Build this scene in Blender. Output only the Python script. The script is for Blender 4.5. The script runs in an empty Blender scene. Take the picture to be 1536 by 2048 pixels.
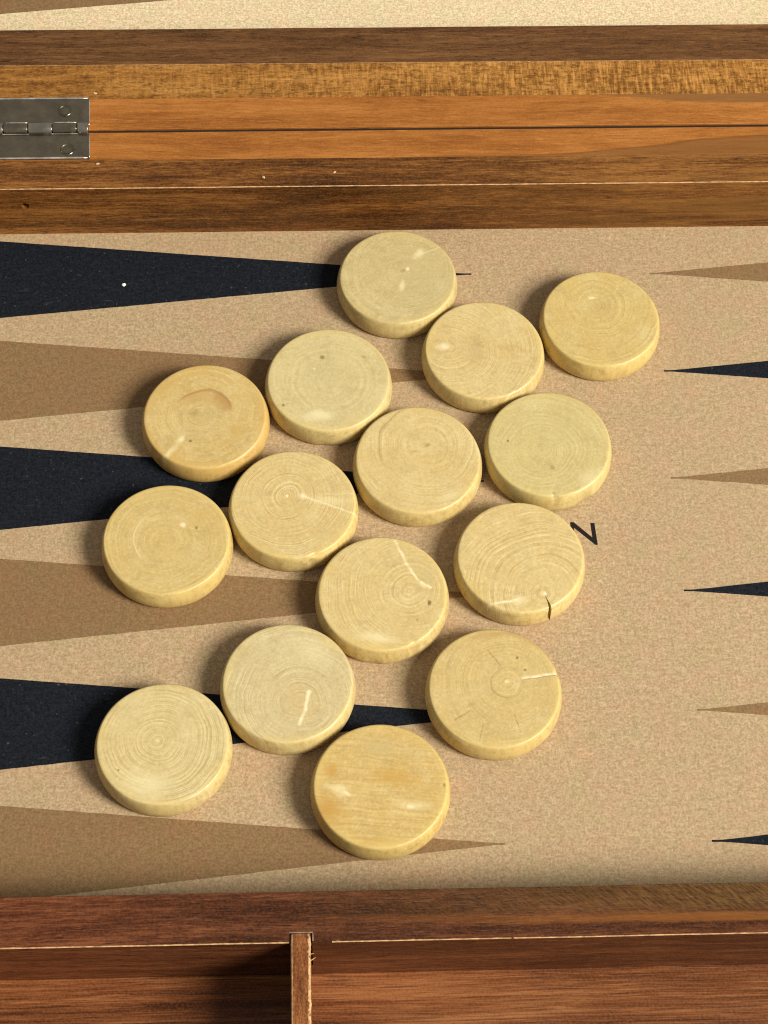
import bpy, bmesh, math, random
from mathutils import Vector, Matrix, noise as mnoise

# ------------------------------------------------------------------ scene, camera, light
sc = bpy.context.scene
COL = sc.collection
MM = 0.001
random.seed(7)

cam_d = bpy.data.cameras.new("camera")
cam_d.sensor_fit = 'HORIZONTAL'
cam_d.sensor_width = 36.0
cam_d.lens = 97.923
cam_d.clip_start = 0.02
cam_d.clip_end = 50.0
cam = bpy.data.objects.new("camera", cam_d)
COL.objects.link(cam)
_R = Matrix(((0.99947169, 0.01477976, -0.02894634),
             (-0.02728847, 0.86538028, -0.50037217),
             (0.01765421, 0.50089772, 0.86532641)))
cam.matrix_world = Matrix.Translation(Vector((-8.5502, -372.7723, 503.5860)) * MM) @ _R.to_4x4()
sc.camera = cam

world = bpy.data.worlds.new("World")
sc.world = world
world.use_nodes = True
wbg = world.node_tree.nodes["Background"]
wbg.inputs[0].default_value = (1.0, 0.955, 0.89, 1)
wbg.inputs[1].default_value = 0.30

key_d = bpy.data.lights.new("window_light", 'AREA')
key_d.shape = 'RECTANGLE'
key_d.size = 0.85
key_d.size_y = 1.1
key_d.energy = 164.0
key_d.color = (1.0, 0.965, 0.90)
key = bpy.data.objects.new("window_light", key_d)
COL.objects.link(key)
_aim = Vector((0.01, -0.09, 0.0))
key.location = _aim + Vector((0.66, -0.37, 0.62)).normalized() * 3.0
key.rotation_euler = (_aim - key.location).to_track_quat('-Z', 'Y').to_euler()

vs = sc.view_settings
vs.view_transform = 'Standard'
vs.look = 'None'
vs.gamma = 1.0
vs.exposure = 0.0
vs.use_curve_mapping = False
sc.render.engine = 'CYCLES'
sc.cycles.max_bounces = 6
sc.cycles.use_denoising = False      # keep the fine grain of paper and wood
sc.cycles.filter_width = 1.15


# ------------------------------------------------------------------ node helpers
class NG:
    """Small helper around a material's node tree."""
    def __init__(s, name):
        s.m = bpy.data.materials.new(name)
        s.m.use_nodes = True
        s.t = s.m.node_tree
        s.b = s.t.nodes["Principled BSDF"]

    def n(s, kind):
        return s.t.nodes.new(kind)

    def put(s, sock, v):
        if isinstance(v, bpy.types.NodeSocket):
            s.t.links.new(v, sock)
        elif isinstance(v, (tuple, list)):
            if len(v) == 3 and sock.type == 'RGBA':
                v = (*v, 1.0)
            sock.default_value = v
        else:
            sock.default_value = v

    def mth(s, op, a, b=None, c=None, clamp=False):
        k = s.n('ShaderNodeMath'); k.operation = op; k.use_clamp = clamp
        s.put(k.inputs[0], a)
        if b is not None: s.put(k.inputs[1], b)
        if c is not None: s.put(k.inputs[2], c)
        return k.outputs[0]

    def vm(s, op, a, b=None):
        k = s.n('ShaderNodeVectorMath'); k.operation = op
        s.put(k.inputs[0], a)
        if b is not None:
            s.put(k.inputs[3] if op == 'SCALE' else k.inputs[1], b)
        return k.outputs['Value'] if op in ('DOT_PRODUCT', 'LENGTH', 'DISTANCE') else k.outputs['Vector']

    def noise(s, vec, scale, detail=2.0, rough=0.5, dist=0.0, color=False):
        k = s.n('ShaderNodeTexNoise')
        s.put(k.inputs['Vector'], vec); s.put(k.inputs['Scale'], scale)
        s.put(k.inputs['Detail'], detail); s.put(k.inputs['Roughness'], rough)
        s.put(k.inputs['Distortion'], dist)
        return k.outputs['Color'] if color else k.outputs[0]

    def noise1(s, w, scale=1.0, detail=2.0, rough=0.5):
        k = s.n('ShaderNodeTexNoise'); k.noise_dimensions = '1D'
        s.put(k.inputs['W'], w); s.put(k.inputs['Scale'], scale)
        s.put(k.inputs['Detail'], detail); s.put(k.inputs['Roughness'], rough)
        return k.outputs[0]

    def mapr(s, v, a, b, c=0.0, d=1.0, smooth=False):
        k = s.n('ShaderNodeMapRange'); k.clamp = True
        k.interpolation_type = 'SMOOTHSTEP' if smooth else 'LINEAR'
        for i, x in enumerate((v, a, b, c, d)): s.put(k.inputs[i], x)
        return k.outputs[0]

    def mix(s, f, a, b, blend='MIX'):
        k = s.n('ShaderNodeMix'); k.data_type = 'RGBA'; k.blend_type = blend
        s.put(k.inputs[0], f); s.put(k.inputs[6], a); s.put(k.inputs[7], b)
        return k.outputs[2]

    def ramp(s, f, stops):
        k = s.n('ShaderNodeValToRGB'); r = k.color_ramp
        while len(r.elements) < len(stops): r.elements.new(0.5)
        for e, (p, c) in zip(r.elements, stops):
            e.position = p; e.color = (*c, 1)
        s.put(k.inputs[0], f)
        return k.outputs[0]

    def comb(s, x, y, z):
        k = s.n('ShaderNodeCombineXYZ')
        for i, v in enumerate((x, y, z)): s.put(k.inputs[i], v)
        return k.outputs[0]

    def sep(s, v):
        k = s.n('ShaderNodeSeparateXYZ'); s.put(k.inputs[0], v)
        return k.outputs[0], k.outputs[1], k.outputs[2]

    def obj(s):
        k = s.n('ShaderNodeTexCoord')
        return k.outputs['Object']

    def bump(s, h, strength=0.3, dist=0.0002, normal=None):
        k = s.n('ShaderNodeBump')
        s.put(k.inputs['Strength'], strength); s.put(k.inputs['Distance'], dist)
        s.put(k.inputs['Height'], h)
        if normal is not None: s.put(k.inputs['Normal'], normal)
        return k.outputs[0]

    def out(s, col, rough, normal=None, spec=0.5, metal=0.0, coat=0.0):
        s.put(s.b.inputs['Base Color'], col); s.put(s.b.inputs['Roughness'], rough)
        s.put(s.b.inputs['Specular IOR Level'], spec); s.put(s.b.inputs['Metallic'], metal)
        if coat:
            s.put(s.b.inputs['Coat Weight'], coat); s.put(s.b.inputs['Coat Roughness'], 0.25)
        if normal is not None: s.put(s.b.inputs['Normal'], normal)
        return s.m


def srgb(r, g, b):
    f = lambda v: v / 12.92 if v <= 0.04045 else ((v + 0.055) / 1.055) ** 2.4
    return tuple(f(v / 255.0) for v in (r, g, b))


# ------------------------------------------------------------------ materials of the board
def paper(name, base, dark, light, fibre=1.0, speck=None, sheen=0.25):
    g = NG(name); v = g.obj()
    n1 = g.noise(v, 1500, 3, 0.65)
    n2 = g.noise(v, 750, 3, 0.6)
    n3 = g.noise(v, 14, 3, 0.5)
    wv = g.vm('ADD', v, g.vm('SCALE', g.vm('SUBTRACT', g.noise(v, 260, 2, 0.5, color=True), (.5, .5, .5)), 0.0035))
    f1 = g.noise(g.vm('MULTIPLY', wv, (350, 1900, 900)), 1.0, 2, 0.55)
    f2 = g.noise(g.vm('MULTIPLY', wv, (1900, 420, 900)), 1.0, 2, 0.55)
    fib = g.mth('MAXIMUM', g.mapr(f1, .56, .74), g.mapr(f2, .57, .75))
    lo = g.mth('MINIMUM', f1, f2)
    val = g.mth('ADD', g.mth('MULTIPLY', n1, 0.6), g.mth('MULTIPLY', n2, 0.4))
    c = g.mix(g.mapr(val, .39, .61), dark, light)
    c = g.mix(0.2, c, base)
    c = g.mix(g.mth('MULTIPLY', fib, 0.42 * fibre), c, tuple(min(1, x * 1.3 + .02) for x in light))
    c = g.mix(g.mth('MULTIPLY', g.mapr(lo, .44, .26), 0.45 * fibre), c, tuple(x * 0.75 for x in dark))
    c = g.mix(g.mapr(n3, .35, .7, 0, .16), c, tuple(x * .8 for x in base))
    c = g.mix(g.mapr(g.noise(g.vm('ADD', v, (3, 1, 0)), 55, 2, .5), .45, .75, 0, .14), c, (base[0] * 1.05, base[1] * .92, base[2] * .85))
    # the paper drifts between a pinkish and a greenish tan
    hue = g.noise(g.vm('ADD', v, (1.7, .4, 0)), 130, 3, .6)
    c = g.mix(g.mapr(hue, .52, .66, 0, .8), c, g.mix(1.0, c, (1.05, .975, .965), 'MULTIPLY'))
    c = g.mix(g.mapr(hue, .48, .34, 0, .8), c, g.mix(1.0, c, (.955, 1.015, .94), 'MULTIPLY'))
    if speck:
        sp = g.noise(v, 900, 1, .5)
        c = g.mix(g.mapr(sp, .70, .78, 0, .6), c, speck)
        sc2 = g.noise(g.vm('MULTIPLY', g.vm('ADD', v, (.3, .2, 0)), (130, 420, 300)), 1, 3, .6)
        c = g.mix(g.mapr(sc2, .66, .76, 0, .35), c, speck)
    h = g.mth('ADD', val, g.mth('MULTIPLY', fib, .4))
    return g.out(c, 0.72, g.bump(h, 0.35, 0.00012), spec=sheen)


def wood(name, dark, mid, light, sx=14, sy=330, pore=0.6, figure=0.0, wav=0.004, rough=0.36, seed=0.0,
         along='X', extra=None, tint=None, grit=1.0):
    """Straight-grained varnished wood, grain along X (or Y)."""
    g = NG(name); o = g.obj()
    o = g.vm('ADD', o, (seed, seed * .37, seed * .71))
    if along == 'Y':
        x, y, z = g.sep(o); o = g.comb(y, x, z)
    low = g.noise(o, 18, 2, .5, color=True)
    w = g.vm('ADD', o, g.vm('MULTIPLY', g.vm('SUBTRACT', low, (.5, .5, .5)), (0, wav, wav)))
    s1 = g.noise(g.vm('MULTIPLY', w, (sx, sy, sy)), 1, 6, .7)
    s2 = g.noise(g.vm('MULTIPLY', w, (sx * 6, sy * 5, sy * 5)), 1, 4, .7)
    s3 = g.noise(g.vm('MULTIPLY', w, (sx * 22, 2600, 2600)), 1, 2, .6)
    big = g.noise(g.vm('MULTIPLY', o, (12, 50, 50)), 1, 3, .6)
    v = g.mth('ADD', g.mth('MULTIPLY', s1, .45), g.mth('MULTIPLY', s2, .33))
    v = g.mth('ADD', v, g.mth('MULTIPLY', s3, .22))
    v = g.mth('ADD', v, g.mth('MULTIPLY', g.mth('SUBTRACT', big, .5), .35))
    c = g.ramp(v, [(.39, dark), (.50, mid), (.61, light)])
    if tint:
        tn = g.noise(g.vm('MULTIPLY', o, (6, 25, 25)), 1.0, 2, .5)
        c = g.mix(g.mapr(tn, .42, .62, 0, .6), c, g.mix(1.0, c, tint, 'MULTIPLY'))
    p = g.noise(g.vm('MULTIPLY', w, (sx * 16, 2300, 2300)), 1, 2, .5)
    pm = g.mapr(p, .60, .68)
    zone = g.mapr(g.noise(g.vm('MULTIPLY', o, (30, 90, 90)), 1, 2, .5), .4, .6, .25, 1)
    pm = g.mth('MULTIPLY', pm, zone)
    pm2 = g.mapr(g.noise(g.vm('MULTIPLY', w, (sx * 8, 1000, 1000)), 1, 1, .5), .70, .76)
    pm = g.mth('MAXIMUM', pm, pm2)
    c = g.mix(g.mth('MULTIPLY', pm, pore), c, tuple(q * .35 for q in dark))
    # pale flecks where the varnish has been rubbed, short along the grain
    rub = g.noise(g.vm('MULTIPLY', g.vm('ADD', w, (.7, .2, .1)), (sx * 14, 1500, 1500)), 1, 2, .6)
    c = g.mix(g.mapr(rub, .62, .74, 0, .4 * grit), c, tuple(min(1, q * 1.5) for q in light))
    fine = g.noise(o, 1500, 3, .7)
    c = g.mix(g.mapr(fine, .45, .75, 0, .35 * grit), c, light)
    c = g.mix(g.mapr(fine, .5, .28, 0, .4 * grit), c, dark)
    h = g.mth('SUBTRACT', g.mth('ADD', g.mth('MULTIPLY', s2, .7), g.mth('MULTIPLY', s3, .5)), pm)
    if figure:
        # short flecks across the grain, stronger to the right
        ox, oy, oz = g.sep(o)
        fk = g.noise(g.vm('MULTIPLY', g.vm('ADD', o, g.vm('SCALE', low, .004)), (1000, 130, 130)), 1, 4, .75)
        fk2 = g.noise(g.vm('MULTIPLY', o, (420, 800, 500)), 1, 3, .7)
        fm = g.mth('MULTIPLY', g.mapr(g.mth('SUBTRACT', ox, seed), -.09, .05, .12, 1), figure)
        c = g.mix(g.mth('MULTIPLY', g.mapr(fk, .48, .64), fm), c, tuple(q * 1.35 for q in light))
        c = g.mix(g.mth('MULTIPLY', g.mapr(fk, .46, .34), g.mth('MULTIPLY', fm, .9)), c, dark)
        c = g.mix(g.mth('MULTIPLY', g.mapr(fk2, .5, .36), g.mth('MULTIPLY', figure, .8)), c, tuple(q * .7 for q in dark))
    if extra:
        c = extra(g, o, c, seed)
    ru = g.mapr(s1, .3, .7, rough - .06, rough + .08)
    return g.out(c, ru, g.bump(h, 0.5, 0.00014), spec=0.22)


W_D, W_M, W_L = srgb(52, 28, 9), srgb(94, 56, 23), srgb(146, 96, 45)
O_D, O_M, O_L = srgb(130, 76, 30), srgb(157, 98, 42), srgb(176, 116, 56)


def heart_lower(g, o, c, seed):
    # brown heartwood swinging in from the lower edge at the right end
    x, y, z = g.sep(o)
    x = g.mth('SUBTRACT', x, seed); y = g.mth('SUBTRACT', y, seed * .37)
    edge = g.mapr(x, .052, .13, .0272, .0345, True)
    n = g.noise(g.vm('MULTIPLY', o, (25, 500, 500)), 1, 3, .6)
    d = g.mth('SUBTRACT', g.mth('ADD', edge, g.mth('MULTIPLY', g.mth('SUBTRACT', n, .5), .003)), y)
    m = g.mapr(d, -.0003, .0006)
    line = g.mapr(g.mth('ABSOLUTE', d), .0007, .0, 0, .6)
    c = g.mix(g.mth('MULTIPLY', m, .75), c, g.mix(n, srgb(104, 66, 30), srgb(132, 90, 48)))
    return g.mix(line, c, srgb(92, 54, 24))


def heart_upper(g, o, c, seed):
    x, y, z = g.sep(o)
    x = g.mth('SUBTRACT', x, seed); y = g.mth('SUBTRACT', y, seed * .37)
    edge = g.mapr(x, .055, .12, .0516, .0470, True)
    n = g.noise(g.vm('MULTIPLY', o, (25, 500, 500)), 1, 3, .6)
    d = g.mth('SUBTRACT', y, g.mth('ADD', edge, g.mth('MULTIPLY', g.mth('SUBTRACT', n, .5), .002)))
    m = g.mapr(d, -.0003, .0006)
    return g.mix(g.mth('MULTIPLY', m, .8), c, g.mix(n, srgb(100, 66, 34), srgb(138, 96, 52)))


def lighter_right(g, o, c, seed):
    x, y, z = g.sep(o)
    n = g.noise(g.vm('MULTIPLY', o, (16, 260, 260)), 1, 4, .65)
    m = g.mth('MULTIPLY', g.mapr(g.mth('SUBTRACT', x, seed), .03, .125), g.mapr(n, .42, .6))
    return g.mix(g.mth('MULTIPLY', m, .65), c, srgb(142, 98, 46))


def olive_right(g, o, c, seed):
    x, y, z = g.sep(o)
    xs = g.mth('SUBTRACT', x, seed); ys = g.mth('SUBTRACT', y, seed * .37)
    n = g.noise(g.vm('MULTIPLY', o, (12, 330, 330)), 1, 4, .65)
    m = g.mapr(xs, -.02, .09)
    # fine slanted flecks on the far side of the rail, an orange streak next to the near edge
    sl = g.vm('MULTIPLY', g.comb(g.mth('ADD', xs, g.mth('MULTIPLY', ys, 1.2)), ys, z), (1100, 420, 420))
    fl = g.noise(sl, 1, 4, .7)
    up = g.mapr(ys, -.2075, -.2045)
    c = g.mix(g.mth('MULTIPLY', g.mth('MULTIPLY', m, up), .7), c, g.mix(g.mapr(fl, .38, .62), srgb(54, 38, 18), srgb(112, 84, 42)))
    yb = g.mth('ADD', -.2068, g.mth('MULTIPLY', g.mth('SUBTRACT', xs, .02), -.012))
    st = g.mapr(g.mth('ABSOLUTE', g.mth('SUBTRACT', g.mth('ADD', ys, g.mth('MULTIPLY', g.mth('SUBTRACT', n, .5), .004)), yb)), .0014, .0005)
    c = g.mix(g.mth('MULTIPLY', g.mth('MULTIPLY', st, m), .6), c, srgb(136, 84, 34))
    # reddish towards the left
    return g.mix(g.mapr(xs, -.01, -.09, 0, .45), c, g.mix(1.0, c, (1.15, .88, .95), 'MULTIPLY'))


M_field = paper("kraft_paper", srgb(171, 145, 110), srgb(151, 126, 93), srgb(189, 164, 127))
M_field_far = paper("kraft_paper_far_lit", srgb(214, 192, 150), srgb(186, 162, 122), srgb(236, 216, 178))  # same paper, the brighter light on the far half put into its colour
M_black = paper("black_print", srgb(20, 23, 29), srgb(13, 15, 21), srgb(32, 36, 43), .6, speck=srgb(84, 86, 78), sheen=.1)
M_brown = paper("brown_print", srgb(129, 100, 66), srgb(114, 87, 55), srgb(142, 113, 77), .55)
M_ink = paper("black_ink", srgb(22, 16, 16), srgb(18, 13, 13), srgb(28, 22, 20), .2)

M_walnut = wood("walnut_rail", W_D, W_M, W_L, sx=16, sy=300, pore=.65, seed=1.3, extra=lighter_right)
M_walnut_far = wood("dull_walnut_rail", srgb(62, 38, 18), srgb(95, 62, 33), srgb(122, 84, 48), sx=16, sy=280, pore=.75, seed=3.1, rough=.42)
M_burl = wood("flecked_rail", srgb(96, 58, 20), srgb(146, 96, 40), srgb(178, 128, 64), sx=20, sy=240, pore=.3, figure=.75, seed=2.2)
M_orange_lo = wood("orange_beech_lower", O_D, O_M, O_L, sx=12, sy=160, pore=.25, seed=4.4, extra=heart_lower)
M_orange_up = wood("orange_beech_upper", O_D, O_M, O_L, sx=12, sy=160, pore=.25, seed=5.2, extra=heart_upper)
M_red = wood("reddish_rail", srgb(50, 26, 14), srgb(84, 47, 26), srgb(122, 75, 44), sx=15, sy=300, pore=.7, seed=6.6, extra=olive_right)
M_tray = wood("tray_veneer", srgb(62, 32, 16), srgb(108, 62, 33), srgb(148, 98, 58), sx=5, sy=360, pore=.45, seed=7.7, wav=.0015, tint=(1.06, .93, .88))
M_div = wood("divider_wood", srgb(78, 42, 22), srgb(124, 74, 40), srgb(160, 106, 62), sx=60, sy=420, pore=.6, figure=0, seed=8.1, along='Y', wav=.004)
M_wall = wood("outer_wall", W_D, W_M, W_L, sx=16, sy=300, pore=.6, seed=9.3)


def plain(name, col, rough=.6, spec=.4, metal=0.0, amp=.15, scale=1500, bump=0.1):
    g = NG(name); v = g.obj()
    n = g.noise(v, scale, 3, .6)
    c = g.mix(g.mapr(n, .3, .7), tuple(x * (1 - amp) for x in col), tuple(min(1, x * (1 + amp)) for x in col))
    return g.out(c, rough, g.bump(n, bump, .0001), spec=spec, metal=metal)


M_cream = plain("bare_veneer_edge", srgb(188, 148, 102), .7, amp=.45, scale=700)
M_slot = plain("rubbed_slot_edge", srgb(136, 122, 104), .5, amp=.4, scale=900)
M_speck = plain("white_speck", srgb(240, 238, 230), .6)
M_crumb = plain("pale_crumb", srgb(200, 172, 132), .7)
M_gap_shade = plain("gap_shade", srgb(30, 20, 12), .8)


def metal_mat(name, col, rough):
    g = NG(name); v = g.obj()
    n = g.noise(v, 260, 4, .65)
    n2 = g.noise(v, 900, 2, .6)
    c = g.mix(g.mapr(n, .35, .7), tuple(x * .78 for x in col), tuple(x * 1.1 for x in col))
    c = g.mix(g.mapr(n2, .66, .74, 0, .6), c, srgb(176, 164, 130))
    r = g.mapr(n, .3, .7, rough - .06, rough + .12)
    return g.out(c, r, g.bump(n, .12, .0001), metal=1.0)


M_nickel = metal_mat("aged_nickel", (.33, .28, .20), .18)
M_nickel_knuckle = metal_mat("nickel_knuckle", (.50, .46, .39), .2)
M_nickel_glint = metal_mat("nickel_glint", (.80, .77, .70), .38)  # paler metal, stands in for window glints along the hinge edges
M_brass = metal_mat("tarnished_brass", (.25, .225, .14), .25)


# ------------------------------------------------------------------ mesh helpers
def link(name, me, mat=None, parent=None):
    o = bpy.data.objects.new(name, me)
    COL.objects.link(o)
    if mat is not None: me.materials.append(mat)
    if parent is not None: o.parent = parent
    return o


def mesh_from(name, verts, faces, smooth=False):
    me = bpy.data.meshes.new(name)
    me.from_pydata([Vector(v) * MM for v in verts], [], faces)
    bm = bmesh.new(); bm.from_mesh(me)
    bmesh.ops.recalc_face_normals(bm, faces=bm.faces)
    bm.to_mesh(me); bm.free()
    if smooth:
        for p in me.polygons: p.use_smooth = True
    return me


def sn(x, s, a):
    return a * mnoise.noise(Vector((x * .045 + s * 13.7, s * 3.1, 0))) + a * .5 * mnoise.noise(Vector((x * .35 + s * 5.7, s, 2)))


def profile_bar(name, prof, x0, x1, mat, parent, nseg=90, jit=.06, seed=1.0):
    """Extrude a closed (y, z) profile along X with slight waviness of the edge."""
    verts, faces = [], []
    k = len(prof)
    for i in range(nseg + 1):
        x = x0 + (x1 - x0) * i / nseg
        dy = sn(x, seed, jit); dz = sn(x, seed + 9, jit * .6)
        verts += [(x, y + dy, z + (dz if z > 10 else 0)) for y, z in prof]
    for i in range(nseg):
        for j in range(k):
            a, b = i * k + j, i * k + (j + 1) % k
            faces.append((a, b, b + k, a + k))
    faces.append(tuple(range(k))[::-1])
    faces.append(tuple(range(nseg * k, nseg * k + k)))
    return link(name, mesh_from(name, verts, faces), mat, parent)


def box_prof(y0, y1, z0, z1, b=.3):
    return [(y0, z0), (y1, z0), (y1, z1 - b), (y1 - b, z1), (y0 + b, z1), (y0, z1 - b)]


def box(name, x0, x1, y0, y1, z0, z1, mat, parent, b=.3):
    bm = bmesh.new()
    bmesh.ops.create_cube(bm, size=1)
    for v in bm.verts:
        v.co = Vector(((x0 + x1) / 2 + v.co.x * (x1 - x0), (y0 + y1) / 2 + v.co.y * (y1 - y0), (z0 + z1) / 2 + v.co.z * (z1 - z0))) * MM
    if b:
        bmesh.ops.bevel(bm, geom=bm.edges[:], offset=b * MM, segments=2, affect='EDGES', profile=.6)
    me = bpy.data.meshes.new(name); bm.to_mesh(me); bm.free()
    return link(name, me, mat, parent)


def lathe(name, prof, mat, parent, loc=(0, 0, 0), seg=48, smooth=True, axis='Z'):
    verts, faces = [], []
    k = len(prof)
    for i in range(seg):
        a = 2 * math.pi * i / seg
        for r, z in prof:
            if axis == 'Z': verts.append((r * math.cos(a) + loc[0], r * math.sin(a) + loc[1], z + loc[2]))
            else: verts.append((z + loc[0], r * math.cos(a) + loc[1], r * math.sin(a) + loc[2]))
    for i in range(seg):
        j = (i + 1) % seg
        for q in range(k - 1):
            faces.append((i * k + q, j * k + q, j * k + q + 1, i * k + q + 1))
    me = mesh_from(name, verts, faces)
    bm = bmesh.new(); bm.from_mesh(me)
    bmesh.ops.remove_doubles(bm, verts=bm.verts, dist=1e-7)
    bmesh.ops.dissolve_degenerate(bm, edges=bm.edges, dist=1e-7)
    bmesh.ops.recalc_face_normals(bm, faces=bm.faces)
    bm.to_mesh(me); bm.free()
    if smooth:
        for p in me.polygons: p.use_smooth = True
        me.set_sharp_from_angle(angle=math.radians(50))
    return link(name, me, mat, parent)


def cut(o, cutter):
    """Boolean difference, applied; the cutter is removed."""
    m = o.modifiers.new("cut", 'BOOLEAN'); m.operation = 'DIFFERENCE'; m.object = cutter; m.solver = 'EXACT'
    bpy.context.view_layer.update()
    dg = bpy.context.evaluated_depsgraph_get()
    me = bpy.data.meshes.new_from_object(o.evaluated_get(dg))
    o.modifiers.clear(); o.data = me
    d = cutter.data
    bpy.data.objects.remove(cutter); bpy.data.meshes.remove(d)
    return o


def worn_edge(parent, x0, x1, y, z, sy, seed, b=.3, base=.16, amp=.45, nseg=520, skip=None):
    """Strip of bare veneer along the edge at (y, z); sy=-1: the face looks to -Y, +1: to +Y."""
    verts, faces = [], []
    for i in range(nseg + 1):
        x = x0 + (x1 - x0) * i / nseg
        n = mnoise.noise(Vector((x * .22 + seed * 7, seed, 0))) * .7 + mnoise.noise(Vector((x * 1.1 + seed * 3, seed, 4))) * .6
        w = max(.0, base * (1 + n) + amp * max(0.0, n) ** 2)
        e = min(.03, -.04 + base * (1 + 1.3 * n))
        dy = sn(x, seed, .06); dz = sn(x, seed + 9, .06 * .6)
        cy, cz = y + dy, z + dz
        inw = -sy
        verts += [(x, cy + inw * (b + w * .6), cz + e), (x, cy + inw * b, cz + e + .01),
                  (x, cy + sy * e, cz - b + .01), (x, cy + sy * e, cz - b - w * .5)]
    for i in range(nseg):
        for j in range(3):
            a = i * 4 + j
            faces.append((a, a + 1, a + 5, a + 4))
    return link("worn_edge", mesh_from("worn_edge", verts, faces), M_cream, parent)


def tag(o, label, cat, group=None):
    o["label"] = label; o["category"] = cat
    if group: o["group"] = group
    return o


# ------------------------------------------------------------------ the board
H = 21.2          # height of the rails above the paper
X0, X1 = -124.0, 250.0
board = bpy.data.objects.new("backgammon_board", None)
COL.objects.link(board)
board.empty_display_size = .02
tag(board, "open wooden backgammon board lined with tan paper and printed points, hinged across the middle", "board game")

field = box("playing_field", X0, X1, -199.5, 17.2, -2.4, 0.0, M_field, board, b=0)
field_far = box("playing_field", X0, X1, 78.5, 338.0, -2.4, 0.0, M_field_far, board, b=0)


def point(tip, base_x, mat, parent, hw=15.71, z=.03, seed=0):
    """One printed point: a long triangle with a slightly blunt tip and uneven ink edges."""
    tx, ty = tip
    n = 70
    up, lo = [], []
    for i in range(n + 1):
        t = i / n
        x = tx + (base_x - tx) * t
        w = max(.27, hw * t)
        up.append((x, ty + w + .09 * mnoise.noise(Vector((x * .9, seed, 1))), z))
        lo.append((x, ty - w + .09 * mnoise.noise(Vector((x * .9, seed, 7))), z))
    verts = up + lo
    faces = [(i, i + 1, n + 2 + i, n + 1 + i) for i in range(n)]
    me = mesh_from("point", verts, faces)
    if me.polygons[0].normal.z < 0: me.flip_normals()
    return link("point", me, mat, parent)


for i in range(6):
    point((36.63, -36.0 * i), -119.88, (M_black, M_brown)[i % 2], field, seed=i)
for i, tip in enumerate([(90.12, -.53), (91.0, -35.62), (89.54, -71.88), (89.65, -107.77), (89.68, -143.57), (89.63, -180.31)]):
    point(tip, 246.4, (M_brown, M_black)[i % 2], field, seed=20 + i)
for i in range(3):
    point((36.63, 120.3 + 36 * i), -119.88, (M_brown, M_black)[i % 2], field_far, seed=40 + i)
    point((90.0, 120.3 + 36 * i), 246.4, (M_black, M_brown)[i % 2], field_far, seed=50 + i)

# printed letter N at the middle of the paper, its left stem under a checker
_n = [(60.0, -85.75), (61.0, -85.75), (65.85, -90.75), (65.6, -86.1), (66.75, -86.1), (67.15, -93.1), (66.5, -93.1), (60.95, -87.55), (60.95, -92.8), (60.05, -92.8)]
me = mesh_from("letter", [(x, y, .04) for x, y in _n], [tuple(range(len(_n)))])
if me.polygons[0].normal.z < 0: me.flip_normals()
letter = link("letter", me, M_ink, field)
letter["label"] = "black printed letter N half hidden by a checker"

# rails of the hinge bar
rail_in = profile_bar("inner_rail", box_prof(16.8, 27.4, -2, H, .12), X0, X1, M_walnut, board, seed=1)
hole = lathe("hole", [(0, 0), (1.1, 0), (1.25, -2), (1.4, -4), (0, -4)], None, None, seg=20, smooth=False)
hole.data.transform(Matrix.Translation(Vector((-95.3, 19.5, 13.4)) * MM) @ Matrix.Rotation(math.radians(-90), 4, 'X'))
cut(rail_in, hole)
worn_edge(rail_in, X0, X1, 16.8, H, -1, 1.0, b=.12, base=.11, amp=.3)
rail_or = profile_bar("hinge_rail", box_prof(27.42, 38.0, -2, H - .05, .2), X0, X1, M_orange_lo, board, seed=2)
rail_or2 = profile_bar("hinge_rail", box_prof(39.15, 51.1, -2, H, .2), X0, X1, M_orange_up, board, seed=3)
rail_b = profile_bar("flecked_rail", box_prof(51.12, 64.6, -2, H - .05, .15), X0, X1, M_burl, board, seed=4)
worn_edge(rail_b, X0, X1, 64.6, H - .05, 1, 4.0, b=.15, base=.16, amp=.3)
rail_d = profile_bar("outer_strip", box_prof(64.62, 80.0, -2, 20.2, .35), X0, X1, M_walnut_far, board, seed=5)

box("gap_shade_strip", X0, X1, 38.05, 39.1, -2, H - .75, M_gap_shade, board, b=0)  # dark strip added to paint in the shade of the rail gap

# rail and tray on the near side
rail_t = profile_bar("tray_rail", box_prof(-212.0, -199.2, -5, H, .15), X0, X1, M_red, board, seed=6, nseg=120)
slot = box("slot", -18.1, -12.75, -214, -209.6, 4, 30, None, None, b=0)
cut(rail_t, slot)
worn_edge(rail_t, X0, -18.3, -212.0, H, -1, 6.0, b=.15, base=.12, amp=.5, nseg=260)
worn_edge(rail_t, -8.0, X1, -212.0, H, -1, 6.0, b=.15, base=.085, amp=.5, nseg=400)
tray = box("tray_floor", X0, X1, -262.5, -211.0, -6.0, -3.0, M_tray, board, b=0)

# divider standing in the slot of the tray rail
n = 60
verts, faces = [], []
for i in range(n + 1):
    y = -209.95 - 52.3 * i / n
    l = -17.82 + .05 * mnoise.noise(Vector((y * .5, 1, 0)))
    r = -13.25 + .22 * mnoise.noise(Vector((y * .35, 5, 0))) + .12 * mnoise.noise(Vector((y * 1.5, 5, 0))) - .1 * (i / n)
    zt = 21.75 + .05 * mnoise.noise(Vector((y * .6, 9, 0)))
    verts += [(l, y, -3.0), (l, y, zt - .25), (l + .25, y, zt), (r - .25, y, zt), (r, y, zt - .3), (r, y, -3.0)]
for i in range(n):
    for j in range(6):
        a, b = i * 6 + j, i * 6 + (j + 1) % 6
        faces.append((a, b, b + 6, a + 6))
faces += [(0, 1, 2, 3, 4, 5), tuple(n * 6 + j for j in range(6))]
divider = link("tray_divider", mesh_from("tray_divider", verts, faces), M_div, board)
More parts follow.
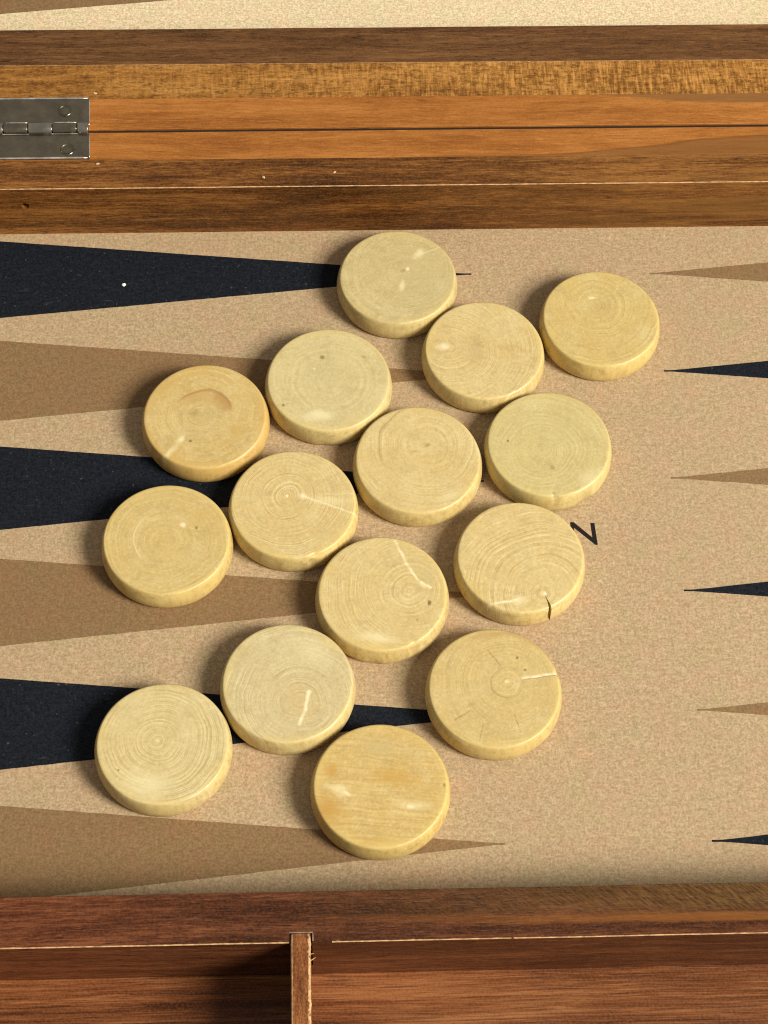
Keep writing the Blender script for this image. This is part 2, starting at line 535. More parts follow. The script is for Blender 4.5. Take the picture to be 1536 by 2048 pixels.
# bare veneer along the chipped right edge and thin left edge of the divider
for side in (1, -1):
    verts, faces = [], []
    m = 160
    for i in range(m + 1):
        y = -210.2 - 52.0 * i / m
        if side == 1:
            e = -13.25 + .22 * mnoise.noise(Vector((y * .35, 5, 0))) + .12 * mnoise.noise(Vector((y * 1.5, 5, 0))) - .1 * ((-209.95 - y) / 52.3)
            w = max(.05, .2 + .55 * max(0, mnoise.noise(Vector((y * .45, 12, 0)))) + .3 * mnoise.noise(Vector((y * 1.7, 12, 0))))
            zt = 21.75 + .05 * mnoise.noise(Vector((y * .6, 9, 0)))
            verts += [(e - .25 - w, y, zt + .03), (e - .23, y, zt + .04), (e + .05, y, zt - .28), (e + .05 + w * .25, y, zt - .9)]
        else:
            e = -17.82 + .05 * mnoise.noise(Vector((y * .5, 1, 0)))
            zt = 21.75 + .05 * mnoise.noise(Vector((y * .6, 9, 0)))
            w = .06 + .1 * abs(mnoise.noise(Vector((y * .8, 3, 0))))
            verts += [(e + .25 + w, y, zt + .03), (e + .23, y, zt + .04), (e - .03, y, zt - .23), (e - .03, y, zt - .35)]
    for i in range(m):
        for j in range(3):
            a = i * 4 + j
            faces.append((a, a + 1, a + 5, a + 4))
    link("worn_edge", mesh_from("worn_edge", verts, faces), M_cream, divider)
# rubbed pale outline of the slot in the rail
for (xa, xb, ya, yb) in ((-18.3, -12.6, -209.62, -209.35), (-12.72, -12.45, -211.6, -209.7)):
    box("slot_outline", xa, xb, ya, yb, 20.6, 21.28, M_slot, rail_t, b=.08)
# splinters torn up beside the slot
for k, (x, y, l, a) in enumerate([(-13.2, -214.6, .9, 12), (-13.2, -216.1, 1.5, 30)]):
    ca, sa = math.cos(math.radians(a)), math.sin(math.radians(a))
    w = .11
    pts = [(-.2, -w), (l * .5, -w * .8), (l, 0), (l * .5, w), (-.2, w)]
    zz = 20.4 - k * .3
    v1 = [(x + px * ca - py * sa, y + px * sa + py * ca, zz + px * .15) for px, py in pts]
    v2 = [(a_, b_, c_ - .15) for a_, b_, c_ in v1]
    fs = [(0, 1, 2, 3, 4), (9, 8, 7, 6, 5)] + [(j, (j + 1) % 5, 5 + (j + 1) % 5, 5 + j) for j in range(5)]
    link("splinter", mesh_from("splinter", v1 + v2, fs), M_cream, divider)

# outer walls of the two halves (outside the picture)
box("outer_wall", X0 - 12, X1 + 12, -274.5, -262.52, -6, H, M_wall, board)
for xa in (X0 - 12, X1 + .02):
    box("end_wall", xa, xa + 11.98, -262.5, 38.25, -6, H, M_wall, board)
    box("end_wall", xa, xa + 11.98, 39.1, 338, -6, H, M_wall, board)

# ------------------------------------------------------------------ hinge
hinge = bpy.data.objects.new("hinge", None)
COL.objects.link(hinge); hinge.parent = board
hinge.empty_display_size = .01
hinge["label"] = "aged nickel butt hinge let into the two orange rails"


def leaf(y0, y1, out_side):
    """Thin plate with a rolled outer edge."""
    t = H + .75
    if out_side > 0:
        prof = [(y0, H - .6), (y1, H - .6), (y1, t - .45), (y1 - .25, t - .12), (y1 - .7, t), (y0, t)]
    else:
        prof = [(y0, H - .6), (y1, H - .6), (y1, t), (y0 + .7, t), (y0 + .25, t - .12), (y0, t - .45)]
    x0, x1, nx = -140.0, -76.5, 24
    verts, faces = [], []
    k = len(prof)
    for i in range(nx + 1):
        x = x0 + (x1 - x0) * i / nx
        dz = -.12 if i == nx else 0
        for y, z in prof:
            xe = (x - x0) / (x1 - x0) * (-(y - 39) * .043)
            verts.append((x + xe + (.12 if i == nx and z < t - .1 else 0), y, z + (dz if z > H else 0)))
    for i in range(nx):
        for j in range(k):
            a, b = i * k + j, i * k + (j + 1) % k
            faces.append((a, b, b + k, a + k))
    faces += [tuple(range(k)), tuple(nx * k + j for j in range(k))]
    return link("hinge_leaf", mesh_from("hinge_leaf", verts, faces), M_nickel, hinge)


def glint_bead(pts, r):
    """Painted glint on a hinge edge: a thin bead of paler metal along pts."""
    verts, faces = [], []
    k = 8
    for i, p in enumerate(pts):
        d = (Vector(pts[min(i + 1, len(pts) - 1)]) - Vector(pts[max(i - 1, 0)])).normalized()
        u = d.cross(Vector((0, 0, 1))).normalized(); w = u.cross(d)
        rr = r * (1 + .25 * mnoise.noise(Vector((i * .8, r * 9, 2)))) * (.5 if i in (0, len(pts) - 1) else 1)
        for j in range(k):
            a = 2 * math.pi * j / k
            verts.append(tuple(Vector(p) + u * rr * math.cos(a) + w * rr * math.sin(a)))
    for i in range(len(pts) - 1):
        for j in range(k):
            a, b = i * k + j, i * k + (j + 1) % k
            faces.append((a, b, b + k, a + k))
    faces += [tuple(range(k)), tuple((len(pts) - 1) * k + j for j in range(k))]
    return link("leaf_glint", mesh_from("leaf_glint", verts, faces, True), M_nickel_glint, hinge)


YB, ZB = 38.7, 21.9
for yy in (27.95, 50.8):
    glint_bead([(-140 + 63.2 * i / 40 - (yy - 39) * .043, yy, H + .5) for i in range(41)], .34)
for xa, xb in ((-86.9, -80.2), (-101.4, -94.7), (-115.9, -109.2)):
    glint_bead([(xa + (xb - xa) * i / 8, YB + 1.95, ZB + .75) for i in range(9)], .2)
glint_bead([(-130 + 53.2 * i / 30, YB - 1.75, ZB + .0) for i in range(31)], .2)
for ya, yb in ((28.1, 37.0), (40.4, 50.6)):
    glint_bead([(-76.45 - (y - 39) * .043, y, H + .5) for y in [ya + (yb - ya) * i / 12 for i in range(13)]], .16)
leaf(27.75, YB - 1.55, -1)
leaf(YB + 1.55, 51.0, 1)
xs = [-76.45, -79.9, -87.15, -94.4, -101.65, -108.9, -116.15, -123.4, -130.6]
for i in range(len(xs) - 1):
    a, b = xs[i + 1] + .14, xs[i] - .14
    r = 2.05 if i % 2 == 0 else 1.82
    L = b - a
    kn = lathe("knuckle", [(0, 0), (r - .3, 0), (r - .08, .08), (r, .3), (r, L - .3), (r - .08, L - .08), (r - .3, L), (0, L)],
               M_nickel_knuckle if i % 2 == 0 else M_nickel, hinge, loc=(a, YB, ZB), seg=36, axis='X')
lathe("hinge_pin", [(0, 0), (1.0, 0), (1.0, 58), (0, 58)], M_nickel, hinge, loc=(-135, YB, ZB), seg=20, axis='X')
for x, y in ((-83.9, 45.75), (-82.5, 30.9), (-112.0, 45.75), (-112.0, 30.9)):
    sh = lathe("screw_head", [(0, -.02), (1.2, .0), (1.7, .04), (1.82, .2), (1.98, .26), (2.12, .16), (2.2, -.2), (2.2, -1), (0, -1)],
               M_brass, hinge, loc=(x, y, H + .75), seg=40)

# ------------------------------------------------------------------ checkers
T = 7.56
BASE_L, BASE_D = srgb(226, 206, 146), srgb(180, 151, 94)
PALE = srgb(226, 212, 162)
WHITE = srgb(238, 224, 180)
AMBER = srgb(190, 156, 84)
BROWN = srgb(152, 118, 68)
DARK = srgb(104, 78, 38)
GREY = srgb(184, 168, 118)


def checker_mat(i, key, R, spec):
    g = NG("boxwood_" + ("%02d" % i))
    o = g.obj()
    P = g.vm('SCALE', o, 1.0 / (R * MM))
    Ps = g.vm('ADD', P, (i * 7.3, i * 3.1, i * 5.7))
    flat = g.vm('MULTIPLY', P, (1, 1, 0))
    wrp = g.vm('MULTIPLY', g.vm('SUBTRACT', g.noise(Ps, 1.6, 2, .5, color=True), (.5, .5, .5)), (.16, .16, 0))
    Pw = g.vm('ADD', flat, wrp)
    wf = g.vm('MULTIPLY', g.vm('SUBTRACT', g.noise(Ps, 7, 2, .5, color=True), (.5, .5, .5)), (.05, .05, 0))
    Pf = g.vm('ADD', flat, wf)
    wb = g.vm('MULTIPLY', g.vm('SUBTRACT', g.noise(Ps, 3.5, 3, .6, color=True), (.5, .5, .5)), (.2, .2, 0))
    Pb = g.vm('ADD', flat, wb)
    light = spec.get('light', BASE_L); dark = spec.get('dark', BASE_D)
    con = spec.get('contrast', .6) * .92
    mot = g.noise(Ps, 1.5, 3, .55)
    fine = g.noise(Ps, 26, 4, .7)
    if 'streak' in spec:
        a = math.radians(spec['streak'])
        along = g.vm('DOT_PRODUCT', Pw, (math.cos(a), math.sin(a), 0))
        across = g.vm('DOT_PRODUCT', Pw, (-math.sin(a), math.cos(a), 0))
        v = g.noise(g.comb(g.mth('MULTIPLY', along, 1.3), g.mth('MULTIPLY', across, 22), i * 3.0), 1, 4, .65)
        ring = g.mapr(v, .32, .68)
    else:
        cx, cy = spec['c']
        d = g.vm('LENGTH', g.vm('MULTIPLY', g.vm('SUBTRACT', Pw, (cx, cy, 0)), (1, spec.get('ell', 1.0), 1)))
        f = spec.get('freq', 20)
        r1 = g.noise1(g.mth('ADD', d, i * 1.7), f, 2, .6)
        r2 = g.noise1(g.mth('ADD', d, i * 4.7 + 3), f * 2.3, 1, .5)
        ring = g.mapr(g.mth('ADD', g.mth('MULTIPLY', r1, .55), g.mth('MULTIPLY', r2, .45)), .35, .65)
        # rings fade in and out over the face
        ring = g.mth('ADD', .5, g.mth('MULTIPLY', g.mth('SUBTRACT', ring, .5), g.mapr(g.noise(Ps, 2.3, 2, .5), .36, .62, .12, 1.0)))
        # faint rays running out from the heart
        qx, qy, qz = g.sep(g.vm('SUBTRACT', Pf, (cx, cy, 0)))
        ang = g.mth('ARCTAN2', qy, qx)
        ray = g.noise(g.comb(g.mth('MULTIPLY', ang, 9), g.mth('MULTIPLY', d, 2.5), i * 1.9), 1, 3, .65)
        ring = g.mth('ADD', ring, g.mth('MULTIPLY', g.mth('SUBTRACT', ray, .5), .55))
    c = g.mix(g.mth('ADD', .5 - con / 2, g.mth('MULTIPLY', ring, con)), dark, light)
    c = g.mix(g.mapr(mot, .42, .72, 0, spec.get('mottle', .35)), c, spec.get('mcol', AMBER))
    c = g.mix(g.mapr(g.noise(g.vm('ADD', Ps, (9, 2, 4)), 2.6, 4, .6), .5, .8, 0, .3), c, PALE)
    c = g.mix(g.mapr(fine, .46, .72, 0, .34), c, tuple(x * .72 for x in dark))
    c = g.mix(g.mapr(g.noise(Ps, 11, 3, .6), .55, .72, 0, .22), c, GREY)
    # grey-brown handling grime in soft smudges
    gr = g.noise(g.vm('ADD', Ps, (2.2, 8.1, 1.4)), 4.2, 5, .68)
    c = g.mix(g.mapr(gr, .5, .72, 0, .34), c, srgb(154, 131, 82))
    c = g.mix(g.mapr(g.noise(g.vm('ADD', Ps, (5.5, 1.1, 3.4)), 14, 4, .7), .52, .7, 0, .22), c, srgb(168, 142, 88))
    c = g.mix(g.mapr(g.noise(g.vm('ADD', Ps, (1.5, 6.1, 2.4)), 19, 4, .7), .52, .7, 0, .32), c, PALE)
    c = g.mix(g.mapr(g.noise(Ps, 42, 2, .5), .66, .76, 0, .4), c, srgb(140, 112, 62))
    # handling patina: warmer towards the rim and on the side
    rr = g.vm('LENGTH', flat)
    c = g.mix(g.mapr(g.mth('ADD', rr, g.mth('MULTIPLY', g.mth('SUBTRACT', mot, .5), .5)), .82, 1.02, 0, spec.get('rim', .35), True), c, spec.get('rimcol', srgb(212, 186, 108)))
    # end grain turns into fine upright streaks and handling dirt on the side wall
    px, py, pz = g.sep(P)
    st1 = g.noise(g.vm('ADD', g.vm('MULTIPLY', P, (15, 15, 1.3)), (i * 2.0, 0, 0)), 1, 4, .65)
    side = g.mapr(rr, .945, .975)
    c = g.mix(g.mth('MULTIPLY', side, g.mapr(st1, .46, .7, 0, .4)), c, srgb(166, 128, 66))
    c = g.mix(g.mth('MULTIPLY', side, g.mapr(g.noise(Ps, 5, 4, .7), .52, .7, 0, .5)), c, srgb(142, 110, 60))
    for (u, v, rx, ry, ang, col, st, soft) in spec.get('blobs', ()):  # stains and specks; soft pale and white blobs partly paint in waxy glints
        a = math.radians(ang)
        q = g.vm('SUBTRACT', Pb if max(rx, ry) > .12 else Pf, (u, v, 0))
        e1 = g.vm('DOT_PRODUCT', q, (math.cos(a) / rx, math.sin(a) / rx, 0))
        e2 = g.vm('DOT_PRODUCT', q, (-math.sin(a) / ry, math.cos(a) / ry, 0))
        dd = g.vm('LENGTH', g.comb(e1, e2, 0))
        mk = g.mapr(dd, 1.1, .9 - soft, 0, st * .88, True)
        c = g.mix(mk, c, col)
    for (ua, va, ra, rb, a0, a1, col, st) in spec.get('arcs', ()):
        # part of a growth ring: radius band and angular range about (ua, va)
        q = g.vm('SUBTRACT', Pw, (ua, va, 0))
        dd = g.vm('LENGTH', q)
        band = g.mth('MULTIPLY', g.mapr(dd, ra, ra + (rb - ra) * .6), g.mapr(dd, rb, rb - (rb - ra) * .15))
        am = math.radians((a0 + a1) / 2); hw = math.radians((a1 - a0) / 2)
        cs = g.mth('DIVIDE', g.vm('DOT_PRODUCT', q, (math.cos(am), math.sin(am), 0)), g.mth('MAXIMUM', dd, .001))
        am_ = g.mapr(cs, math.cos(hw), math.cos(hw * .6))
        c = g.mix(g.mth('MULTIPLY', g.mth('MULTIPLY', band, am_), st), c, col)
    for (pts, w, col, st) in spec.get('lines', ()):
        best = None
        for (a, b) in zip(pts[:-1], pts[1:]):
            ba = (b[0] - a[0], b[1] - a[1], 0); l2 = ba[0] ** 2 + ba[1] ** 2
            pa = g.vm('SUBTRACT', Pf, (a[0], a[1], 0))
            t = g.mth('MULTIPLY', g.vm('DOT_PRODUCT', pa, ba), 1 / l2, clamp=True)
            k = g.n('ShaderNodeVectorMath'); k.operation = 'SCALE'
            k.inputs[0].default_value = ba; g.put(k.inputs[3], t)
            dd = g.vm('LENGTH', g.vm('SUBTRACT', pa, k.outputs[0]))
            best = dd if best is None else g.mth('MINIMUM', best, dd)
        nz = g.mapr(g.noise(Ps, 13, 3, .65), .34, .62, .25, 1.0)
        mk = g.mth('MULTIPLY', g.mapr(best, w * 1.25, w * .1, 0, st, True), nz)
        c = g.mix(mk, c, col)
    h = g.mth('ADD', g.mth('MULTIPLY', fine, .5), g.mth('MULTIPLY', ring, .5))
    ro = g.mapr(mot, .3, .7, .34, .5)
    return g.out(c, ro, g.bump(h, .3, .0001), spec=.4)


def checker_mesh(i, R, chips=()):
    """Turned disc: rounded rim, slightly dished and wavy faces, optional chips on the rim.
    chips: (angle, half-width in degrees, depth mm, top/bottom/both)"""
    seg = 160
    prof = [(0, 0.0), (R * .5, 0.0), (R - 1.3, 0.0), (R - .75, .12), (R - .4, .6), (R - .14, 1.5), (R, 2.7),
            (R - .02, 3.7), (R - .12, 4.7), (R - .3, 5.7), (R - .5, T - 1.1), (R - .62, T - .75), (R - .76, T - .42), (R - .95, T - .17),
            (R - 1.15, T - .05), (R - 1.4, T - .01), (R - 1.9, T), (R * .78, T - .02), (R * .66, T - .04), (R * .52, T - .06), (R * .36, T - .07), (R * .18, T - .07), (0, T - .07)]
    verts, faces = [], []
    k = len(prof)
    rnd = random.Random(100 + i)
    ph = [rnd.random() * 6.28 for _ in range(4)]
    tilt = (rnd.uniform(-.004, .004), rnd.uniform(-.004, .004))
    for s in range(seg):
        a = 2 * math.pi * s / seg
        ca, sa = math.cos(a), math.sin(a)
        oval = 1 + .0022 * math.sin(2 * a + ph[0]) + .0014 * math.sin(3 * a + ph[1])
        rimw = 1 + .35 * mnoise.noise(Vector((ca * 1.2 + i * 5, sa * 1.2, 0)))
        for r, z in prof:
            rr = r * oval if r > R * .6 else r
            zz = z
            if r > R - 1.5 and z > T - .9:
                # rim rounding varies round the disc
                zz = T - (T - z) * rimw
                rr = R * oval - (R - r) * (0.85 + .15 * rimw)
            nz = mnoise.noise(Vector((r * ca * .12 + i * 9, r * sa * .12, 3.0)))
            if z > T * .6: zz += .07 * nz + tilt[0] * r * ca + tilt[1] * r * sa
            if z > .3 and z < T - .5: rr += .05 * mnoise.noise(Vector((ca * 4 + i, sa * 4, z * .5)))
            for (ac, wd, dep, where) in chips:
                da = math.degrees(math.atan2(math.sin(a - math.radians(ac)), math.cos(a - math.radians(ac))))
                if abs(da) < wd and r > R - 2.4:
                    fz = z / T
                    fw = fz ** 2 if where == 'top' else ((1 - fz) ** 1.2 if where == 'bottom' else 1)
                    jag = .75 + .5 * mnoise.noise(Vector((s * .7, i, z * 1.3)))
                    dd = dep * (1 - (da / wd) ** 2) ** .6 * fw * jag
                    rr -= dd * (1 if r > R - 1.45 else .4)
                    if where == 'top' and z > T - 1: zz -= dd * .35
            verts.append((rr * ca, rr * sa, zz))
    for s in range(seg):
        j = (s + 1) % seg
        for q in range(k - 1):
            faces.append((s * k + q, j * k + q, j * k + q + 1, s * k + q + 1))
    me = mesh_from("checker", verts, faces)
    bm = bmesh.new(); bm.from_mesh(me)
    bmesh.ops.remove_doubles(bm, verts=bm.verts, dist=1e-7)
    bmesh.ops.dissolve_degenerate(bm, edges=bm.edges, dist=1e-7)
    bmesh.ops.recalc_face_normals(bm, faces=bm.faces)
    bm.to_mesh(me); bm.free()
    for p in me.polygons: p.use_smooth = True
    return me


CH = {
 'A': (14.15, -6.19, 17.77, "pale checker nearest the hinge rail, covering the tip of a black point", dict(light=srgb(213, 196, 140), dark=srgb(168, 144, 92),
        c=(.17, .13), freq=15, contrast=.4, mottle=.2, mcol=GREY, rim=.3,
        blobs=[(.5, -.1, .6, .7, 0, GREY, .4, .8), (.35, .47, .09, .13, -30, PALE, .8, .8), (.06, -.17, .07, .15, -10, PALE, .8, .8), (.1, .12, .06, .05, 0, DARK, .4, .8), (.17, .15, .04, .04, 0, WHITE, .8, .7)],
        lines=[([(.35, .44), (.73, .59)], .02, PALE, .7), ([(.3, -.05), (.8, 0)], .012, BROWN, .3)])),
 'B': (72.8, -21.99, 17.67, "smooth yellow checker standing farthest right, beside the brown point tip", dict(light=srgb(220, 198, 130), dark=srgb(172, 142, 80),
        c=(-.07, .27), freq=13, contrast=.45, mottle=.45, rim=.4,
        blobs=[(.02, .2, .3, .22, 20, BROWN, .35, .9), (-.12, .41, .09, .04, 15, WHITE, .7, .8), (.42, -.2, .3, .14, 10, AMBER, .45, .8)])),
 'C': (38.24, -32.48, 17.76, "checker with curved ring lines and white spot, touching the pale one by the rail", dict(
        c=(-.55, .05), freq=26, contrast=.75, mottle=.4, rim=.35,
        blobs=[(-.63, .08, .16, .07, 10, WHITE, .75, .9), (-.14, -.02, .28, .4, 10, BROWN, .32, .9), (-.75, .18, .1, .06, 0, BROWN, .3, .8)])),
 'D': (-6.59, -42.04, 18.26, "plain pale checker with three small dark specks on its face", dict(light=srgb(220, 204, 150), dark=srgb(180, 158, 104),
        c=(.02, -.01), freq=8, contrast=.3, mottle=.25, mcol=GREY, rim=.45,
        blobs=[(0, .1, .6, .6, 0, GREY, .3, .9), (-.09, .42, .045, .05, 30, DARK, .75, .6), (.56, .42, .05, .04, 0, DARK, .4, .8), (-.7, -.47, .035, .03, 0, DARK, .8, .6), (-.15, -.66, .3, .13, 0, PALE, .8, .8), (-.22, .2, .04, .04, 0, WHITE, .5, .8)])),
 'E': (-41.47, -53.8, 18.09, "checker with a brown crescent stain on its face and an orange rim", dict(light=srgb(220, 196, 130), dark=srgb(172, 140, 80),
        c=(-.08, .02), freq=14, contrast=.55, mottle=.4, rim=.6, rimcol=srgb(198, 160, 86),
        blobs=[(-.16, .06, .12, .1, 0, DARK, .35, .9), (-.36, -.42, .1, .07, 50, WHITE, .5, .9), (0, -.1, .5, .4, 30, GREY, .3, .9), (-.22, -.46, .035, .03, 0, DARK, .8, .6), (.51, -.27, .13, .2, 0, AMBER, .5, .8), (-.62, .6, .4, .14, 45, AMBER, .45, .8)],
        arcs=[(-.04, .02, .22, .50, 2, 72, srgb(172, 130, 76), .75), (-.06, .02, .2, .5, 60, 140, srgb(186, 150, 92), .6), (-.05, .0, .44, .5, 5, 150, BROWN, .6), (-.05, .02, .72, .8, 30, 170, AMBER, .5)],
        lines=[([(-.36, -.42), (-.48, -.6), (-.6, -.74)], .06, PALE, .8)])),
 'F': (17.93, -69.13, 18.19, "checker in the middle of the cluster with faint rings about a small dark heart", dict(
        c=(.16, .25), freq=19, contrast=.55, mottle=.35, rim=.35,
        blobs=[(.16, .25, .06, .05, 0, DARK, .5, .8), (-.04, .14, .08, .03, 10, BROWN, .5, .8), (.47, -.64, .25, .12, 30, PALE, .5, .9)],
        arcs=[(.16, .25, .72, .77, 110, 215, BROWN, .5)])),
 'G': (54.86, -64.61, 18.07, "greenish yellow checker with a chipped lower rim, just above the printed letter", dict(light=srgb(218, 202, 140), dark=srgb(172, 150, 92),
        c=(-.11, -.11), freq=13, contrast=.4, mottle=.25, mcol=GREY, rim=.35,
        blobs=[(.03, -.44, .05, .06, 20, DARK, .45, .7), (-.63, .07, .03, .03, 0, DARK, .8, .6), (.58, -.62, .25, .18, 40, PALE, .5, .9), (.2, .2, .6, .6, 0, GREY, .25, .9), (.02, -.9, .04, .06, 0, DARK, .4, .7)])),
 'H': (-16.84, -82.93, 17.95, "checker with sharp bullseye rings and a white ray running to its right edge", dict(
        c=(-.1, .14), freq=24, contrast=.95, mottle=.3, rim=.4,
        blobs=[(-.1, .14, .03, .03, 0, WHITE, .9, .6), (.15, .14, .1, .07, -10, WHITE, .75, .9), (.55, .05, .42, .1, -6, PALE, .5, .8), (-.4, .2, .13, .08, 0, BROWN, .25, .8), (.3, -.93, .1, .03, 10, DARK, .5, .7)],
        lines=[([(.14, .14), (.95, -.2)], .022, WHITE, .6), ([(.5, .17), (.9, .17)], .02, PALE, .5)])),
 'I': (-51.36, -93.4, 17.95, "leftmost checker of the middle row, with a white dot and a dark tick beside it", dict(light=srgb(220, 198, 134), dark=srgb(176, 146, 84),
        c=(-.02, -.02), freq=13, contrast=.45, mottle=.45, rim=.4,
        blobs=[(.25, .24, .06, .05, 0, WHITE, .85, .7), (.45, .19, .03, .05, -30, DARK, .75, .7), (-.42, -.09, .035, .035, 0, AMBER, .7, .7), (.55, .4, .3, .2, 40, AMBER, .4, .9)],
        arcs=[(0, 0, .46, .5, 120, 230, PALE, .5)])),
 'J': (44.66, -100.63, 17.95, "checker with a dark split through its near rim, partly covering the printed letter", dict(
        c=(.33, -.62), freq=20, contrast=.95, mottle=.3, rim=.3, split=True,
        blobs=[(-.05, -.74, .14, .1, 0, WHITE, .65, .9), (.33, -.64, .035, .04, 0, WHITE, .9, .6)],
        lines=[([(-.52, -.81), (-.09, -.73)], .026, WHITE, .85)])),
 'K': (6.92, -111.09, 18.11, "checker with a jagged white crack and a dark oval spot near its right edge", dict(
        c=(.41, .05), freq=22, contrast=.7, mottle=.25, rim=.35,
        blobs=[(.69, -.17, .035, .06, 0, DARK, .9, .5), (.6, .12, .12, .05, -30, WHITE, .5, .9), (-.1, -.72, .4, .13, -8, PALE, .75, .8), (.66, .3, .2, .2, 0, GREY, .4, .9), (.5, -.45, .03, .03, 0, DARK, .4, .6)],
        lines=[([(.21, .88), (.37, .51), (.53, .21), (.72, .08)], .028, WHITE, .9)])),
 'L': (-18.65, -137.11, 17.93, "checker with a short thick white streak off centre on its ringed face", dict(light=srgb(220, 206, 158), dark=srgb(172, 148, 98),
        c=(.18, -.28), freq=20, contrast=.7, mottle=.2, mcol=GREY, rim=.4,
        blobs=[(.35, .5, .5, .3, -30, PALE, .45, .9), (.2, -.3, .42, .42, 0, srgb(196, 164, 104), .35, .7), (.31, -.16, .06, .05, 0, WHITE, .8, .7)],
        lines=[([(.31, -.14), (.25, -.45), (.17, -.66)], .034, WHITE, .95)])),
 'M': (35.52, -139.66, 18.03, "tan checker with a split from near its heart to the right rim and hairline cracks", dict(
        c=(.18, .08), freq=13, contrast=.55, mottle=.3, light=srgb(220, 196, 132), dark=srgb(172, 144, 86), rim=.35, mcol=srgb(180, 150, 88),
        blobs=[(.36, .48, .04, .03, 30, DARK, .8, .6), (.46, .28, .025, .025, 0, DARK, .8, .6), (.18, .1, .04, .04, 0, PALE, .8, .7), (-.35, -.25, .1, .04, 30, BROWN, .4, .8)],
        arcs=[(.12, .0, .80, .93, 5, 120, srgb(176, 138, 84), .6), (.18, .08, .22, .26, 150, 300, BROWN, .45)],
        lines=[([(.42, .14), (.99, .23)], .03, WHITE, .9), ([(.42, .12), (.97, .2)], .012, DARK, .6), ([(-.07, .61), (.1, .37)], .015, DARK, .5), ([(-.3, -.31), (-.6, -.5)], .018, DARK, .4), ([(.27, -.44), (.33, -.71)], .015, DARK, .4), ([(-.2, -.58), (-.25, -.82)], .014, DARK, .35)])),
 'N': (-50.84, -153.73, 17.82, "near left checker with fine concentric rings centred on its face", dict(light=srgb(224, 208, 156), dark=srgb(178, 154, 98),
        c=(-.07, .05), freq=22, contrast=.8, mottle=.25, rim=.35,
        blobs=[(-.2, -.62, .5, .26, -10, PALE, .6, .8), (-.62, -.4, .025, .025, 0, DARK, .7, .6), (-.07, .05, .04, .04, 0, WHITE, .4, .8)])),
 'O': (4.98, -166.5, 17.96, "nearest checker, straight grained with amber blotches and two pale eyes", dict(light=srgb(218, 192, 124), dark=srgb(176, 142, 78),
        streak=-6, contrast=.7, mottle=.5, rim=.45,
        blobs=[(-.76, -.36, .3, .32, 30, srgb(184, 140, 64), .95, .9), (-.72, .26, .12, .16, 0, srgb(184, 140, 64), .9, .9), (.18, .14, .5, .2, -15, srgb(188, 146, 72), .8, .9), (-.1, -.85, .4, .1, 5, AMBER, .6, .8), (0, .6, .5, .22, -5, GREY, .5, .9),
               (-.62, -.05, .28, .09, -20, PALE, .7, .9), (-.48, -.12, .09, .04, -35, WHITE, .7, .8), (.45, -.32, .34, .12, -8, PALE, .65, .9), (.41, -.33, .08, .035, -5, WHITE, .7, .8), (.91, -.02, .025, .04, 0, DARK, .6, .6)],
        arcs=[(.42, -.33, .05, .09, 0, 359, AMBER, .3)])),
}
CHIPS = {'G': [(-58, 9, 1.1, 'bottom'), (-88, 3, .5, 'top')], 'H': [(-70, 5, .45, 'top')], 'K': [(-62, 3.5, .4, 'top'), (-100, 6, .5, 'bottom')],
         'M': [(13.5, 2.6, .9, 'top')], 'O': [], 'D': [(-95, 6, .35, 'bottom')]}
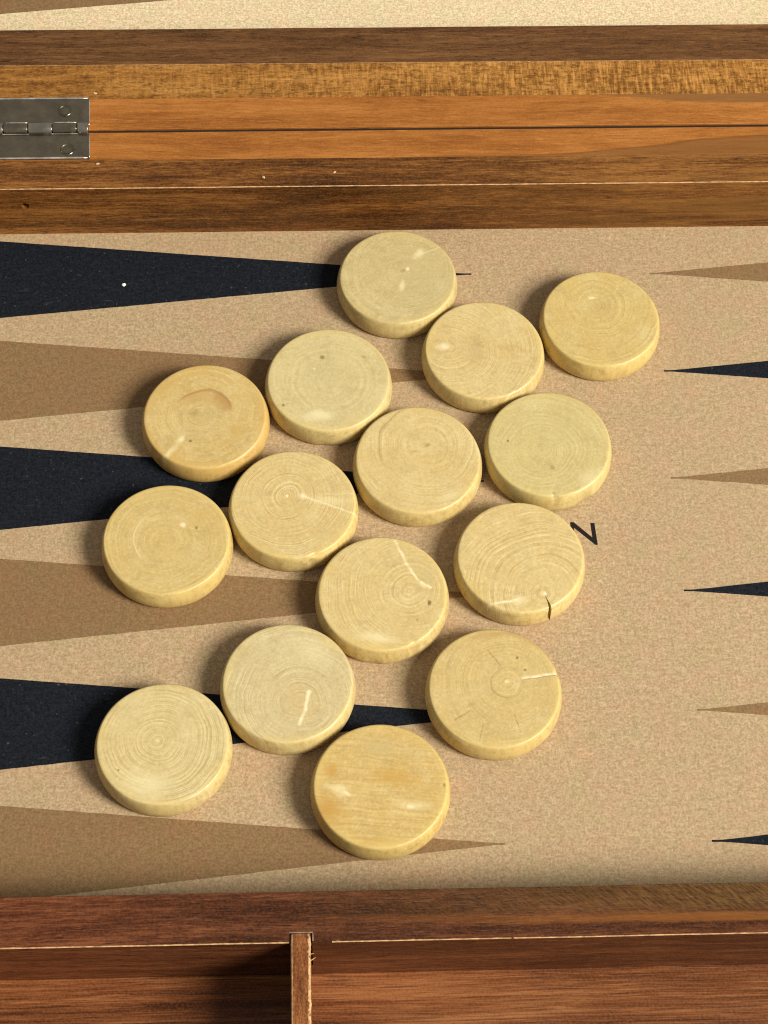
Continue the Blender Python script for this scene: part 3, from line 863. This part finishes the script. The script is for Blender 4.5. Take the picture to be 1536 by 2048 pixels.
for i, (key, (x, y, R, label, spec)) in enumerate(CH.items()):
    me = checker_mesh(i, R, CHIPS.get(key, ()))
    o = link("checker", me, checker_mat(i, key, R, spec))
    if spec.get('split'):
        # wedge shaped split from the heart out through the rim
        pts = [(.33, -.66), (.395, -.80), (.42, -.88), (.40, -.97), (.385, -1.06), (.325, -1.06), (.35, -.97), (.375, -.88), (.365, -.80)]
        pts = [(p * R, q * R) for p, q in pts]
        n = len(pts)
        vs_ = [(p, q, -1.0 if math.hypot(p, q) > R * .93 else T - 2.5) for p, q in pts] + [(p, q, T + 2) for p, q in pts]
        fs = [tuple(range(n))[::-1], tuple(range(n, 2 * n))] + [(j, (j + 1) % n, n + (j + 1) % n, n + j) for j in range(n)]
        cut(o, link("split_cutter", mesh_from("split_cutter", vs_, fs)))
        if not o.data.materials: o.data.materials.append(bpy.data.materials["boxwood_%02d" % i])
        for p in o.data.polygons: p.use_smooth = True
        o.data.set_sharp_from_angle(angle=math.radians(35))
    o.location = (x * MM, y * MM, .00006)
    tag(o, label, "checker", "loose wooden checkers on the board")


# ------------------------------------------------------------------ crumbs and specks
def crumb(name, x, y, z, r, mat, label, seed, flat=.5, stretch=1.0, ang=0):
    bm = bmesh.new()
    bmesh.ops.create_icosphere(bm, subdivisions=2, radius=r * MM)
    for v in bm.verts:
        v.co *= 1 + .45 * mnoise.noise(v.co * (1.5 / (r * MM)) + Vector((seed, 0, 0)))
        v.co.z *= flat; v.co.x *= stretch
    bmesh.ops.rotate(bm, verts=bm.verts, cent=(0, 0, 0), matrix=Matrix.Rotation(math.radians(ang), 3, 'Z'))
    me = bpy.data.meshes.new(name); bm.to_mesh(me); bm.free()
    o = link(name, me, mat)
    o.location = Vector((x, y, z + r * flat * .7)) * MM
    return tag(o, label, "crumb")


crumb("white_speck", -66.7, -2.6, .03, .5, M_speck, "tiny white speck lying on the black point nearest the hinge rail", 1.0, ang=20, stretch=1.2)
crumb("wood_crumb", -24.7, 20.3, H, .36, M_crumb, "left one of two pale crumbs on the walnut rail", 3.0, stretch=1.5, ang=-35)
crumb("wood_crumb", -3.8, 21.9, H, .34, M_crumb, "right one of two pale crumbs on the walnut rail", 4.0, stretch=1.4, ang=30)
crumb("wood_crumb", -75.4, 53.1, H, .36, M_crumb, "pale crumb on the flecked rail just above the hinge corner", 5.0, stretch=1.6, ang=-15)
crumb("wood_crumb", -73.5, 26.0, H, .33, M_crumb, "pale crumb on the walnut rail just below the hinge corner", 6.0, stretch=1.7, ang=5)
